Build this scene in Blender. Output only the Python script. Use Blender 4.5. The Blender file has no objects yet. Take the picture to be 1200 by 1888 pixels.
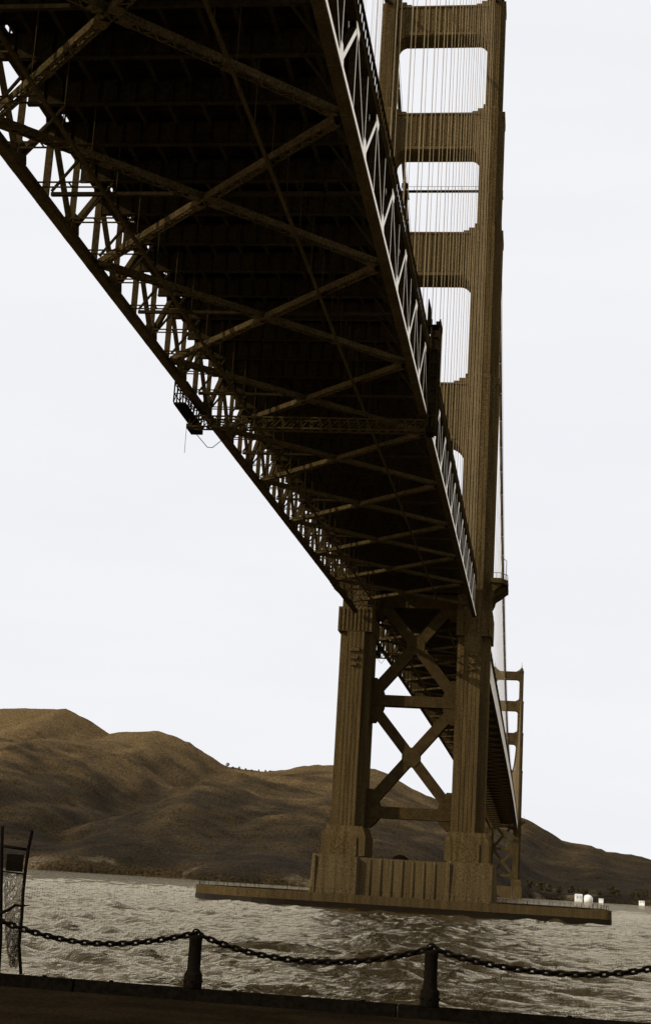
import bpy, math, random
import numpy as np
from mathutils import Vector, Matrix
random.seed(7); np.random.seed(7)
scene = bpy.context.scene
R = math.radians

# ------------------------------------------------------------------ camera
CAM = Vector((28.129, -372.613, 4.485))
YAW, PITCH, ROLL = 0.150802, 0.232576, 0.062121
fw = Vector((-math.sin(YAW)*math.cos(PITCH), math.cos(YAW)*math.cos(PITCH), math.sin(PITCH)))
r0 = Vector((math.cos(YAW), math.sin(YAW), 0)); u0 = r0.cross(fw)
rt = math.cos(ROLL)*r0 + math.sin(ROLL)*u0
up = -math.sin(ROLL)*r0 + math.cos(ROLL)*u0
cd = bpy.data.cameras.new('camera'); cam = bpy.data.objects.new('camera', cd)
scene.collection.objects.link(cam); scene.camera = cam
cam.matrix_world = Matrix(((rt.x, up.x, -fw.x, CAM.x), (rt.y, up.y, -fw.y, CAM.y), (rt.z, up.z, -fw.z, CAM.z), (0, 0, 0, 1)))
cd.sensor_fit = 'HORIZONTAL'; cd.sensor_width = 36.0
cd.lens = 2924.92/1200*36.0
cd.shift_x = 36.14/1200; cd.shift_y = -16.05/1200
cd.clip_start = 0.1; cd.clip_end = 20000

# ------------------------------------------------------------------ light
SUN_AZ, SUN_EL = 237.0, 24.0
w = bpy.data.worlds.new('World'); scene.world = w; w.use_nodes = True
nt = w.node_tree; nt.nodes.clear()
def N(t, typ, **kw):
    n = t.nodes.new(typ)
    for k, v in kw.items(): setattr(n, k, v)
    return n
sky = N(nt, 'ShaderNodeTexSky', sky_type='NISHITA', sun_disc=False)
sky.sun_elevation = R(SUN_EL); sky.sun_rotation = R(SUN_AZ); sky.dust_density = 3.0
hs = N(nt, 'ShaderNodeHueSaturation'); hs.inputs['Saturation'].default_value = 0.12; hs.inputs['Value'].default_value = 1.0
tc = N(nt, 'ShaderNodeTexCoord'); mp = N(nt, 'ShaderNodeMapping'); mp.inputs['Scale'].default_value = (1.2, 1.2, 7)
nz = N(nt, 'ShaderNodeTexNoise'); nz.inputs['Scale'].default_value = 2.2; nz.inputs['Detail'].default_value = 6; nz.inputs['Roughness'].default_value = 0.55
cr = N(nt, 'ShaderNodeValToRGB')                         # thin even overcast, a little uneven
cr.color_ramp.elements[0].position = 0.35; cr.color_ramp.elements[0].color = (8.95, 9.02, 9.4, 1)
cr.color_ramp.elements[1].position = 0.70; cr.color_ramp.elements[1].color = (9.35, 9.42, 9.75, 1)
mx = N(nt, 'ShaderNodeMix', data_type='RGBA'); mx.inputs['Factor'].default_value = 0.96
bg = N(nt, 'ShaderNodeBackground'); bg.inputs['Strength'].default_value = 0.1
wo = N(nt, 'ShaderNodeOutputWorld')
L = nt.links.new
L(tc.outputs['Generated'], mp.inputs['Vector']); L(mp.outputs['Vector'], nz.inputs['Vector'])
L(nz.outputs['Fac'], cr.inputs['Fac']); L(sky.outputs['Color'], hs.inputs['Color'])
L(hs.outputs['Color'], mx.inputs['A']); L(cr.outputs['Color'], mx.inputs['B'])
L(mx.outputs['Result'], bg.inputs['Color']); L(bg.outputs['Background'], wo.inputs['Surface'])
sd = bpy.data.lights.new('sun', 'SUN'); sun = bpy.data.objects.new('sun', sd); scene.collection.objects.link(sun)
sd.energy = 4.4; sd.angle = R(0.5); sd.color = (1.0, 0.92, 0.80)
sv = Vector((math.sin(R(SUN_AZ))*math.cos(R(SUN_EL)), math.cos(R(SUN_AZ))*math.cos(R(SUN_EL)), math.sin(R(SUN_EL))))
sun.rotation_euler = sv.to_track_quat('Z', 'Y').to_euler(); sun.location = (0, -200, 400)
vs = scene.view_settings
vs.view_transform = 'Standard'; vs.look = 'None'; vs.exposure = 0.0; vs.gamma = 1.0; vs.use_curve_mapping = False
scene.cycles.max_bounces = 6

# ------------------------------------------------------------------ materials
def mat(name, col, rough=0.7, scale=3.0, amp=0.35, spec=0.3, col2=None, big=0.0, streak=False, bump=0.0):
    """procedural surface: base colour mottled by a fine and a coarse world-space noise"""
    m = bpy.data.materials.new(name); m.use_nodes = True; t = m.node_tree
    b = t.nodes['Principled BSDF']; b.inputs['Roughness'].default_value = rough
    b.inputs['Specular IOR Level'].default_value = spec*0.3 if spec > 0.25 else 0.0; b.inputs['Specular Tint'].default_value = (1.0, 0.84, 0.62, 1)
    g = N(t, 'ShaderNodeNewGeometry')
    n1 = N(t, 'ShaderNodeTexNoise'); n1.inputs['Scale'].default_value = scale; n1.inputs['Detail'].default_value = 4; n1.inputs['Roughness'].default_value = 0.75
    t.links.new(g.outputs['Position'], n1.inputs['Vector'])
    mr = N(t, 'ShaderNodeMapRange'); mr.inputs['From Min'].default_value = 0.32; mr.inputs['From Max'].default_value = 0.68
    mr.inputs['To Min'].default_value = 1-amp; mr.inputs['To Max'].default_value = 1+amp
    t.links.new(n1.outputs['Fac'], mr.inputs['Value'])
    n2 = N(t, 'ShaderNodeTexNoise'); n2.inputs['Detail'].default_value = 3
    if streak:
        ma = N(t, 'ShaderNodeMapping'); ma.inputs['Scale'].default_value = (1, 1, 0.06)
        t.links.new(g.outputs['Position'], ma.inputs['Vector']); t.links.new(ma.outputs['Vector'], n2.inputs['Vector'])
        n2.inputs['Scale'].default_value = 1.3
    else:
        t.links.new(g.outputs['Position'], n2.inputs['Vector']); n2.inputs['Scale'].default_value = big or scale*0.12
    r2 = N(t, 'ShaderNodeMapRange'); r2.inputs['From Min'].default_value = 0.36; r2.inputs['From Max'].default_value = 0.66
    t.links.new(n2.outputs['Fac'], r2.inputs['Value'])
    mc = N(t, 'ShaderNodeMix', data_type='RGBA')
    mc.inputs['A'].default_value = (*col, 1); mc.inputs['B'].default_value = (*(col2 or [c*0.7 for c in col]), 1)
    t.links.new(r2.outputs['Result'], mc.inputs['Factor'])
    vm = N(t, 'ShaderNodeVectorMath', operation='SCALE')
    t.links.new(mc.outputs['Result'], vm.inputs[0]); t.links.new(mr.outputs['Result'], vm.inputs['Scale'])
    t.links.new(vm.outputs['Vector'], b.inputs['Base Color'])
    if bump:
        bp = N(t, 'ShaderNodeBump'); bp.inputs['Strength'].default_value = 0.6; bp.inputs['Distance'].default_value = bump
        t.links.new(n1.outputs['Fac'], bp.inputs['Height']); t.links.new(bp.outputs['Normal'], b.inputs['Normal'])
    return m
M = {}
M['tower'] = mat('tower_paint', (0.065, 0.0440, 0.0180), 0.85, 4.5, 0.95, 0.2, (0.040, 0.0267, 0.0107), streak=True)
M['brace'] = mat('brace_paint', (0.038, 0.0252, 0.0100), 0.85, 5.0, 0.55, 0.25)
M['far_tower'] = mat('far_tower_paint', (0.062, 0.042, 0.0170), 0.7, 1.2, 0.6, 0.2)
M['steel'] = mat('dark_bridge_steel', (0.017, 0.0115, 0.0050), 0.7, 3.0, 0.5, 0.2)  # taken near black, with the shade inside the truss put into the colour
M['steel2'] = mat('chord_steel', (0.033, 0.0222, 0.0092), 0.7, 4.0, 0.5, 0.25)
M['lattice'] = mat('laced_brace_steel', (0.040, 0.0275, 0.0115), 0.75, 5.0, 0.85, 0.25)
M['pale'] = mat('pale_lit_face', (0.88, 0.82, 0.72), 0.35, 4.0, 0.08, 0.8, (0.80, 0.73, 0.62))  # near-white tone standing for light on the truss's east faces
M['soffit'] = mat('dark_concrete_soffit', (0.010, 0.0068, 0.004), 0.9, 1.5, 0.5, 0.1)  # base colour darkened to deepen the shade under the deck
M['rope'] = mat('suspender_rope', (0.22, 0.165, 0.09), 0.5, 2.0, 0.3, 0.3)
M['cable'] = mat('main_cable_wrap', (0.035, 0.024, 0.012), 0.8, 2.0, 0.3, 0.2)
M['concrete'] = mat('pier_concrete', (0.072, 0.0500, 0.0225), 0.9, 4.0, 0.75, 0.15, (0.048, 0.0330, 0.0145), streak=True)
M['fender'] = mat('fender_concrete', (0.055, 0.0375, 0.016), 0.9, 4.0, 0.7, 0.15, (0.036, 0.0245, 0.0105), streak=True)
M['tide'] = mat('wet_tidal_concrete', (0.007, 0.0048, 0.0022), 0.5, 2.0, 0.4, 0.3)
M['iron'] = mat('black_painted_iron', (0.006, 0.0045, 0.003), 0.75, 30, 0.4, 0.15)
M['timber'] = mat('tarred_kerb_timber', (0.005, 0.0038, 0.0025), 1.0, 12, 0.5, 0.03)
M['quay'] = mat('dark_quay_paving', (0.014, 0.0095, 0.005), 1.0, 22, 0.6, 0.03, (0.008, 0.0055, 0.003), big=0.9, bump=0.01)
M['seawall'] = mat('seawall_stone', (0.05, 0.035, 0.02), 0.9, 3, 0.4, 0.2)
M['net'] = mat('wire_mesh', (0.05, 0.035, 0.02), 0.6, 20, 0.3, 0.3)
M['white'] = mat('white_wall_paint', (0.80, 0.78, 0.74), 0.6, 1, 0.1, 0.3)
M['roofgrey'] = mat('pale_roof', (0.60, 0.58, 0.55), 0.7, 1, 0.2, 0.3)
M['bark'] = mat('bark', (0.05, 0.035, 0.02), 0.9, 2, 0.3, 0.1)
M['leaf'] = mat('dark_leaf', (0.05, 0.036, 0.016), 0.8, 1, 0.5, 0.2)
M['window'] = mat('dark_window_glass', (0.02, 0.02, 0.02), 0.2, 2, 0.2, 0.5)

# ------------------------------------------------------------------ mesh helpers
class MB:
    def __init__(s): s.v = []; s.f = []
    def add(s, vs, fs):
        k = len(s.v); s.v += [tuple(v) for v in vs]; s.f += [tuple(i+k for i in f) for f in fs]; return s
    def box(s, x0, x1, y0, y1, z0, z1):
        return s.add([(x0,y0,z0),(x1,y0,z0),(x1,y1,z0),(x0,y1,z0),(x0,y0,z1),(x1,y0,z1),(x1,y1,z1),(x0,y1,z1)],
                     [(0,3,2,1),(4,5,6,7),(0,1,5,4),(1,2,6,5),(2,3,7,6),(3,0,4,7)])
    def frustum(s, a, z0, b, z1):
        (x0,x1,y0,y1),(X0,X1,Y0,Y1) = a, b
        return s.add([(x0,y0,z0),(x1,y0,z0),(x1,y1,z0),(x0,y1,z0),(X0,Y0,z1),(X1,Y0,z1),(X1,Y1,z1),(X0,Y1,z1)],
                     [(0,3,2,1),(4,5,6,7),(0,1,5,4),(1,2,6,5),(2,3,7,6),(3,0,4,7)])
    def bar(s, a, b, wd, ht, upv=(0,0,1)):
        """square bar from a to b: wd across, ht along upv"""
        a = Vector(a); b = Vector(b); d = (b-a).normalized(); u = Vector(upv)
        x = d.cross(u)
        if x.length < 1e-4: x = d.cross(Vector((0,1,0)))
        x.normalize(); u = x.cross(d)
        x *= wd/2; u *= ht/2
        return s.add([a-x-u, a+x-u, a+x+u, a-x+u, b-x-u, b+x-u, b+x+u, b-x+u],
                     [(0,1,2,3),(7,6,5,4),(0,4,5,1),(1,5,6,2),(2,6,7,3),(3,7,4,0)])
    def tube(s, pts, rad, n=6, closed=False):
        P = [Vector(p) for p in pts]; k0 = len(s.v); m = len(P)
        rr = rad if hasattr(rad, '__len__') else [rad]*m
        px = None
        for i in range(m):
            if closed: d = P[(i+1) % m]-P[i-1]
            else: d = P[min(i+1, m-1)]-P[max(i-1, 0)]
            d.normalize()
            if px is None:
                px = d.cross(Vector((0,0,1)))
                if px.length < 1e-3: px = d.cross(Vector((1,0,0)))
            px = (px - d*px.dot(d)).normalized(); py = d.cross(px)
            for j in range(n):
                a = 2*math.pi*j/n; s.v.append(tuple(P[i]+rr[i]*(math.cos(a)*px+math.sin(a)*py)))
        for i in range(m if closed else m-1):
            q = (i+1) % m
            for j in range(n):
                s.f.append((k0+i*n+j, k0+i*n+(j+1)%n, k0+q*n+(j+1)%n, k0+q*n+j))
        if not closed:
            s.f.append(tuple(k0+j for j in reversed(range(n)))); s.f.append(tuple(k0+(m-1)*n+j for j in range(n)))
        return s
    def lathe(s, c, prof, n=16):
        k0 = len(s.v)
        for r_, z in prof:
            for j in range(n):
                a = 2*math.pi*j/n; s.v.append((c[0]+r_*math.cos(a), c[1]+r_*math.sin(a), c[2]+z))
        for i in range(len(prof)-1):
            for j in range(n): s.f.append((k0+i*n+j, k0+i*n+(j+1)%n, k0+(i+1)*n+(j+1)%n, k0+(i+1)*n+j))
        s.f.append(tuple(k0+j for j in reversed(range(n)))); s.f.append(tuple(k0+(len(prof)-1)*n+j for j in range(n)))
        return s
    def prism_xz(s, pts, y0, y1):
        """outline in the X-Z plane, extruded along Y"""
        n = len(pts); k = len(s.v)
        s.v += [(x, y0, z) for x, z in pts] + [(x, y1, z) for x, z in pts]
        s.f.append(tuple(k+i for i in range(n))); s.f.append(tuple(k+n+i for i in reversed(range(n))))
        for i in range(n): s.f.append((k+i, k+n+i, k+n+(i+1)%n, k+(i+1)%n))
        return s
    def prism_xy(s, pts, z0, z1, top_only=False):
        n = len(pts); k = len(s.v)
        s.v += [(x, y, z0) for x, y in pts] + [(x, y, z1) for x, y in pts]
        s.f.append(tuple(k+i for i in reversed(range(n)))); s.f.append(tuple(k+n+i for i in range(n)))
        for i in range(n): s.f.append((k+i, k+(i+1)%n, k+n+(i+1)%n, k+n+i))
        return s
    def mesh(s, name):
        me = bpy.data.meshes.new(name); me.from_pydata(s.v, [], s.f); me.update(); return me
    def build(s, name, m, parent=None, off=None, smooth=False):
        me = s.mesh(name); me.materials.append(M[m] if isinstance(m, str) else m)
        if smooth:
            for p in me.polygons: p.use_smooth = True
        return link(name, me, parent, off)
COL = scene.collection
WL = {}
def link(name, me, parent=None, off=None):
    o = bpy.data.objects.new(name, me); COL.objects.link(o)
    base = Vector((0,0,0))
    if parent is not None:
        o.parent = parent; base = WL[parent]
    o.location = (Vector(off) if off is not None else Vector((0,0,0))) - base
    WL[o] = Vector((0,0,0)) if off is None else Vector(off)
    return o
def again(o, shift):
    """another copy of a part, moved by shift"""
    c = o.copy(); COL.objects.link(c); c.parent = o.parent
    c.location = o.location + Vector(shift); WL[c] = WL[o] + Vector(shift)
    for k in ('label',):
        if k in c: del c[k]
    return c
def tree_copy(o, loc, parent=None):
    c = o.copy(); COL.objects.link(c); c.parent = parent
    if parent is None: c.location = loc
    for ch in [x for x in bpy.data.objects if x.parent == o]: tree_copy(ch, None, c)
    return c
def tag(o, label=None, cat=None, group=None, kind=None):
    if label: o['label'] = label
    if cat: o['category'] = cat
    if group: o['group'] = group
    if kind: o['kind'] = kind
    return o
def thing(name, loc, label, cat, group=None):
    o = bpy.data.objects.new(name, None); COL.objects.link(o); o.location = loc; o.empty_display_size = 0.5
    WL[o] = Vector(loc); return tag(o, label, cat, group)
WATER = -1.3

# ------------------------------------------------------------------ setting: terrain
ridge = [(-2200,150),(-1500,190),(-1100,205),(-960,214),(-842,227.8),(-790,232.7),(-686,237.5),(-651,224.2),(-615,203.5),(-572,208),(-539,210.4),(-513,205),(-487,194.9),(-461,180),(-430,162.8),(-401,159.5),(-368,157.9),(-335,162),(-311,169.6),(-270,172.5),(-205,171),(-180,162),(-147,143.8),(-99,126.7),(-35,116.9),(20,109.8),(44,97),(75,80.5),(114,76.5),(137,68.6),(175,67),(198,62.3),(244,58),(400,40),(700,25),(1200,20)]
rx = np.array([a for a, b in ridge], float); rz = np.array([b for a, b in ridge], float)
def vnoise(x, y, seed):
    """value noise on arrays"""
    rng = np.random.RandomState(seed); T = rng.rand(256, 256)
    xi = np.floor(x).astype(int); yi = np.floor(y).astype(int); fx = x-xi; fy = y-yi
    fx = fx*fx*(3-2*fx); fy = fy*fy*(3-2*fy)
    g = lambda a, b: T[a % 256, b % 256]
    return (g(xi,yi)*(1-fx)+g(xi+1,yi)*fx)*(1-fy)+(g(xi,yi+1)*(1-fx)+g(xi+1,yi+1)*fx)*fy
def grid_object(name, X, Y, Z, m):
    r_, c_ = X.shape; me = bpy.data.meshes.new(name)
    V = np.stack([X, Y, Z], -1).reshape(-1, 3).astype(np.float32)
    i = np.arange(r_*c_).reshape(r_, c_)
    F = np.stack([i[:-1,:-1], i[:-1,1:], i[1:,1:], i[1:,:-1]], -1).reshape(-1, 4).astype(np.int32)
    me.vertices.add(len(V)); me.vertices.foreach_set('co', V.ravel())
    me.loops.add(F.size); me.loops.foreach_set('vertex_index', F.ravel())
    me.polygons.add(len(F)); me.polygons.foreach_set('loop_start', np.arange(0, F.size, 4, dtype=np.int32))
    me.polygons.foreach_set('use_smooth', np.ones(len(F), bool))
    me.update(calc_edges=True); me.validate(); me.materials.append(m)
    return link(name, me)
def shore_y(x):
    s = np.clip((x+100)/160, 0, 1); s = s*s*(3-2*s)
    return 930 + 560*s + 25*np.sin(x/70.0) + 14*np.sin(x/23.0+1)
def hill_z(X, Y):
    rh = np.interp(X, rx, rz)
    ys = shore_y(X); yr = 2000.0
    t = (Y-ys)/(yr-ys)
    tc_ = np.clip(t, 0, 1)
    prof = 0.045*np.clip(tc_/0.03, 0, 1)**.6 + 0.955*(0.48*tc_ + 0.52*tc_**2.0)
    z = rh*np.clip(prof, 0, 1)
    back = np.clip((Y-yr)/1200, 0, 1); z = np.where(Y > yr, rh*(1-0.8*back**1.2), z)
    bump = np.sin(np.pi*tc_)*(1-tc_**4)
    # spurs running from the ridge to the shore, valleys between them
    def spur(pts, hgt, wid):
        py = np.array([q[1] for q in pts]); px = np.array([q[0] for q in pts])
        o = np.argsort(py); cx = np.interp(Y, py[o], px[o]); d = (X-cx)
        wl = wid*0.7; wr = wid*1.6
        k = np.where(d < 0, np.exp(-np.abs(d)/wl), np.exp(-np.abs(d)/wr))
        return hgt*k*bump
    z = z + spur([(-311,2000),(-345,1700),(-340,1400),(-310,1100),(-290,930)], 42, 80)
    z = z + spur([(-615,2000),(-610,1750),(-600,1500),(-560,1200),(-520,930)], 40, 80)
    z = z + spur([(-430,2000),(-440,1700),(-430,1400),(-400,930)], -20, 90)
    z = z + spur([(-520,2000),(-470,1800),(-380,1500),(-360,930)], 16, 60)
    z = z + spur([(-700,2000),(-690,1700),(-690,930)], 18, 70)
    z = z + spur([(-790,2000),(-820,1600),(-800,930)], 22, 110)
    z = z + spur([(-120,2000),(-170,1700),(-190,1400),(-180,930)], 14, 60)
    z = z + spur([(75,2000),(110,1800),(130,1500)], 12, 50)
    nz_ = (vnoise(X/110, Y/110, 1)-.5)*15 + (vnoise(X/45, Y/45, 2)-.5)*3.5 + (vnoise(X/17, Y/17, 3)-.5)*2.5
    gul = np.abs(vnoise(X/58+1.5*vnoise(X/200,Y/200,12), Y/260, 11)-.5)*2; gul2 = np.abs(vnoise(X/26+2*vnoise(X/90,Y/90,13), Y/120, 14)-.5)*2
    nz_ = nz_ + (gul-.5)*8 + (gul2-.5)*3.5
    rough = np.clip(tc_*6, 0, 1)*np.clip((1-tc_)*5, 0.06, 1)
    z = z + nz_*rough*np.clip(rh/160, .2, 1) + (vnoise(X/8, Y/8, 4)-.5)*2.2*np.clip(tc_*20, 0, 1)
    z = np.where(t < 0, WATER-3 + 0*z, np.maximum(z, WATER+0.4+6*np.clip(tc_*40,0,1)))
    return z
gx = np.linspace(-1500, 900, 340); gy = np.concatenate([np.linspace(880, 1560, 150), np.linspace(1565, 2010, 110), np.linspace(2030, 3300, 30)])
GX, GY = np.meshgrid(gx, gy)
def hill_mat():
    m = bpy.data.materials.new('dry_grass_and_scrub'); m.use_nodes = True; t = m.node_tree
    b = t.nodes['Principled BSDF']; b.inputs['Roughness'].default_value = 0.95; b.inputs['Specular IOR Level'].default_value = 0.05
    g = N(t, 'ShaderNodeNewGeometry'); sp = N(t, 'ShaderNodeSeparateXYZ'); t.links.new(g.outputs['Position'], sp.inputs[0])
    nA = N(t, 'ShaderNodeTexNoise'); nA.inputs['Scale'].default_value = 0.018; nA.inputs['Detail'].default_value = 6; nA.inputs['Roughness'].default_value = 0.5
    nB = N(t, 'ShaderNodeTexNoise'); nB.inputs['Scale'].default_value = 0.40; nB.inputs['Detail'].default_value = 2; nB.inputs['Roughness'].default_value = 0.7
    t.links.new(g.outputs['Position'], nA.inputs['Vector']); t.links.new(g.outputs['Position'], nB.inputs['Vector'])
    # scrub low down, dry grass on the heights
    h = N(t, 'ShaderNodeMapRange'); h.inputs['From Min'].default_value = 10; h.inputs['From Max'].default_value = 230; h.inputs['To Min'].default_value = -0.10; h.inputs['To Max'].default_value = 0.55
    t.links.new(sp.outputs['Z'], h.inputs['Value'])
    a = N(t, 'ShaderNodeMath', operation='ADD'); t.links.new(nA.outputs['Fac'], a.inputs[0]); t.links.new(h.outputs['Result'], a.inputs[1])
    rp = N(t, 'ShaderNodeValToRGB'); e = rp.color_ramp.elements
    e[0].position = 0.36; e[0].color = (0.014, 0.0093, 0.0037, 1); e[1].position = 0.92; e[1].color = (0.096, 0.061, 0.0235, 1)
    k = e.new(0.62); k.color = (0.033, 0.0213, 0.0076, 1)
    t.links.new(a.outputs[0], rp.inputs['Fac'])
    # bare pale rock at the waterline, in patches
    lo = N(t, 'ShaderNodeMapRange'); lo.inputs['From Min'].default_value = 15; lo.inputs['From Max'].default_value = 8
    t.links.new(sp.outputs['Z'], lo.inputs['Value'])
    nC = N(t, 'ShaderNodeTexNoise'); nC.inputs['Scale'].default_value = 0.022; nC.inputs['Detail'].default_value = 4; t.links.new(g.outputs['Position'], nC.inputs['Vector'])
    rC = N(t, 'ShaderNodeMapRange'); rC.inputs['From Min'].default_value = 0.57; rC.inputs['From Max'].default_value = 0.66; t.links.new(nC.outputs['Fac'], rC.inputs['Value'])
    pm = N(t, 'ShaderNodeMath', operation='MULTIPLY'); t.links.new(lo.outputs['Result'], pm.inputs[0]); t.links.new(rC.outputs['Result'], pm.inputs[1])
    mc = N(t, 'ShaderNodeMix', data_type='RGBA'); mc.inputs['B'].default_value = (0.075, 0.055, 0.030, 1)
    t.links.new(pm.outputs[0], mc.inputs['Factor']); t.links.new(rp.outputs['Color'], mc.inputs['A'])
    mr = N(t, 'ShaderNodeMapRange'); mr.inputs['From Min'].default_value = 0.33; mr.inputs['From Max'].default_value = 0.67; mr.inputs['To Min'].default_value = 0.25; mr.inputs['To Max'].default_value = 1.75
    t.links.new(nB.outputs['Fac'], mr.inputs['Value'])
    vm = N(t, 'ShaderNodeVectorMath', operation='SCALE'); t.links.new(mc.outputs['Result'], vm.inputs[0]); t.links.new(mr.outputs['Result'], vm.inputs['Scale'])
    t.links.new(vm.outputs['Vector'], b.inputs['Base Color'])
    bp = N(t, 'ShaderNodeBump'); bp.inputs['Strength'].default_value = 0.8; bp.inputs['Distance'].default_value = 2.0
    t.links.new(nB.outputs['Fac'], bp.inputs['Height']); t.links.new(bp.outputs['Normal'], b.inputs['Normal'])
    return m
tag(grid_object('hills', GX, GY, hill_z(GX, GY), hill_mat()), kind='structure')

# ------------------------------------------------------------------ setting: water
def water_mat():
    m = bpy.data.materials.new('choppy_sea_water'); m.use_nodes = True; t = m.node_tree
    t.nodes.remove(t.nodes['Principled BSDF'])
    df = N(t, 'ShaderNodeBsdfDiffuse'); df.inputs['Color'].default_value = (0.020, 0.0135, 0.005, 1)
    gl = N(t, 'ShaderNodeBsdfGlossy'); gl.inputs['Color'].default_value = (1.0, 0.89, 0.66, 1); gl.inputs['Roughness'].default_value = 0.05
    fr = N(t, 'ShaderNodeFresnel'); fr.inputs['IOR'].default_value = 1.33
    ms_ = N(t, 'ShaderNodeMixShader'); t.links.new(fr.outputs[0], ms_.inputs[0]); t.links.new(df.outputs[0], ms_.inputs[1]); t.links.new(gl.outputs[0], ms_.inputs[2])
    t.links.new(ms_.outputs[0], t.nodes['Material Output'].inputs['Surface'])
    g = N(t, 'ShaderNodeNewGeometry')
    def layer(scale, sx, det):
        ma = N(t, 'ShaderNodeMapping'); ma.inputs['Scale'].default_value = (sx, 1, 1); ma.inputs['Rotation'].default_value = (0, 0, R(14))
        n = N(t, 'ShaderNodeTexNoise'); n.inputs['Scale'].default_value = scale; n.inputs['Detail'].default_value = det; n.inputs['Roughness'].default_value = 0.6
        t.links.new(g.outputs['Position'], ma.inputs['Vector']); t.links.new(ma.outputs['Vector'], n.inputs['Vector']); return n
    n1 = layer(2.6, 0.38, 4); n2 = layer(0.30, 0.5, 3)
    b1 = N(t, 'ShaderNodeBump'); b1.inputs['Strength'].default_value = 1.0; b1.inputs['Distance'].default_value = 0.22
    b2 = N(t, 'ShaderNodeBump'); b2.inputs['Strength'].default_value = 1.0; b2.inputs['Distance'].default_value = 0.18
    t.links.new(n1.outputs['Fac'], b1.inputs['Height']); t.links.new(n2.outputs['Fac'], b2.inputs['Height'])
    t.links.new(b2.outputs['Normal'], b1.inputs['Normal'])
    for n_ in (df, gl, fr): t.links.new(b1.outputs['Normal'], n_.inputs['Normal'])
    return m
def waves(X, Y, D):
    """short crested wind chop; waves shorter than the mesh can carry are left to the bump"""
    rng = np.random.RandomState(3); Z = np.zeros_like(X)
    for i in range(64):
        lam = 0.85*1.07**i if i < 34 else rng.uniform(1.3, 6.5)
        th = R(258) + rng.normal(0, 0.42)                # running in through the strait
        k = 2*np.pi/lam; ph = rng.uniform(0, 6.28)
        arg = k*(X*math.cos(th)+Y*math.sin(th)) + ph + 1.2*np.sin(k*0.21*(X*math.sin(th)-Y*math.cos(th))+ph*3)
        amp = 0.0160*lam**0.62
        fade = np.clip((lam - 1.8*D)/(1.5*D), 0, 1)
        s_ = np.sin(arg); Z += fade*amp*(s_ + 0.35*(s_*s_-0.5))
    for lam, th, ph, amp in ((7.5,R(262),1.1,.075),(6.1,R(248),2.9,.07),(9.2,R(272),.4,.08),(5.0,R(255),4.4,.06)):
        k = 2*np.pi/lam; arg = k*(X*math.cos(th)+Y*math.sin(th))+ph+1.6*np.sin(k*0.17*(X*math.sin(th)-Y*math.cos(th))+ph*2)
        s_ = np.sin(arg); Z += np.clip((lam-2*D)/(2*D), 0, 1)*amp*(s_+.4*(s_*s_-.5))
    env = 0.55 + 0.9*vnoise(X/17, Y/11, 9)
    return Z*env
rad = 62*1.0046**np.arange(0, 860); ang = np.linspace(R(-24), R(24), 560) - YAW
RD, AN = np.meshgrid(rad, ang, indexing='ij')
WX = CAM.x + RD*np.sin(AN); WY = CAM.y + RD*np.cos(AN)
D = np.broadcast_to(np.maximum(RD*0.0046*0.8, RD*(ang[1]-ang[0])), RD.shape)
WZ = WATER + waves(WX, WY, D)
# the rest of the sea, the strait around the waves, down to the horizon
WM = water_mat()
sea = grid_object('water', WX, WY, WZ, WM); tag(sea, kind='structure')
m = MB(); far = [0.0, 62.0]; 
edge = [(CAM.x+62*math.sin(a), CAM.y+62*math.cos(a)) for a in ang[::20]]
rim = 62*1.0046**859
a0, a1 = ang[0], ang[-1]
for i in range(60):                                       # wide ring sector outside the waves' sector
    b0 = a1 + (2*math.pi-(a1-a0))*i/60; b1_ = a1 + (2*math.pi-(a1-a0))*(i+1)/60
    if math.cos((b0+b1_)/2) < -0.2: continue
    q = [(CAM.x+r_*math.sin(b), CAM.y+r_*math.cos(b), WATER) for r_, b in ((24,b0),(9000,b0),(9000,b1_),(24,b1_))]
    m.add(q, [(0,1,2,3)])
for i in range(24):
    b0 = a0+(a1-a0)*i/24; b1_ = a0+(a1-a0)*(i+1)/24
    for ra, rb in ((24, 62), (rim, 9000)):
        q = [(CAM.x+r_*math.sin(b), CAM.y+r_*math.cos(b), WATER) for r_, b in ((ra,b0),(rb,b0),(rb,b1_),(ra,b1_))]
        m.add(q, [(0,1,2,3)])
tag(m.build('water', WM), kind='structure')

# ------------------------------------------------------------------ setting: quay
A = Vector((21.0-120, -349.525+7.05, 0)); 
def ky(x): return -349.525 - 0.0588*(x-20.66)            # line of the quay edge
m = MB()
m.prism_xy([(-120, ky(-120)-0.30), (-120, -520), (260, -520), (260, ky(260)-0.30)], 1.2, 2.745)
tag(m.build('quay', 'quay'), kind='structure')
m = MB(); m.prism_xy([(-120, ky(-120)-0.02), (-120, ky(-120)-0.296), (260, ky(260)-0.296), (260, ky(260)-0.02)], WATER-4, 2.70)
tag(m.build('seawall', 'seawall'), 'rough stone seawall under the quay edge', 'seawall')
# kerb timbers bolted end to end along the edge
kb = []
x = 20.66-2.1-3*4.6
m = MB(); x0, x1 = 0.0, 4.57; sl = -0.0588
m.add([(x0,-.31,2.702),(x1,-.31+sl*x1,2.702),(x1,.02+sl*x1,2.702),(x0,.02,2.702),(x0,-.28,2.90),(x1,-.28+sl*x1,2.90),(x1,.0+sl*x1,2.90),(x0,.0,2.90)],
      [(0,3,2,1),(4,5,6,7),(0,1,5,4),(1,2,6,5),(2,3,7,6),(3,0,4,7)])
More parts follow.
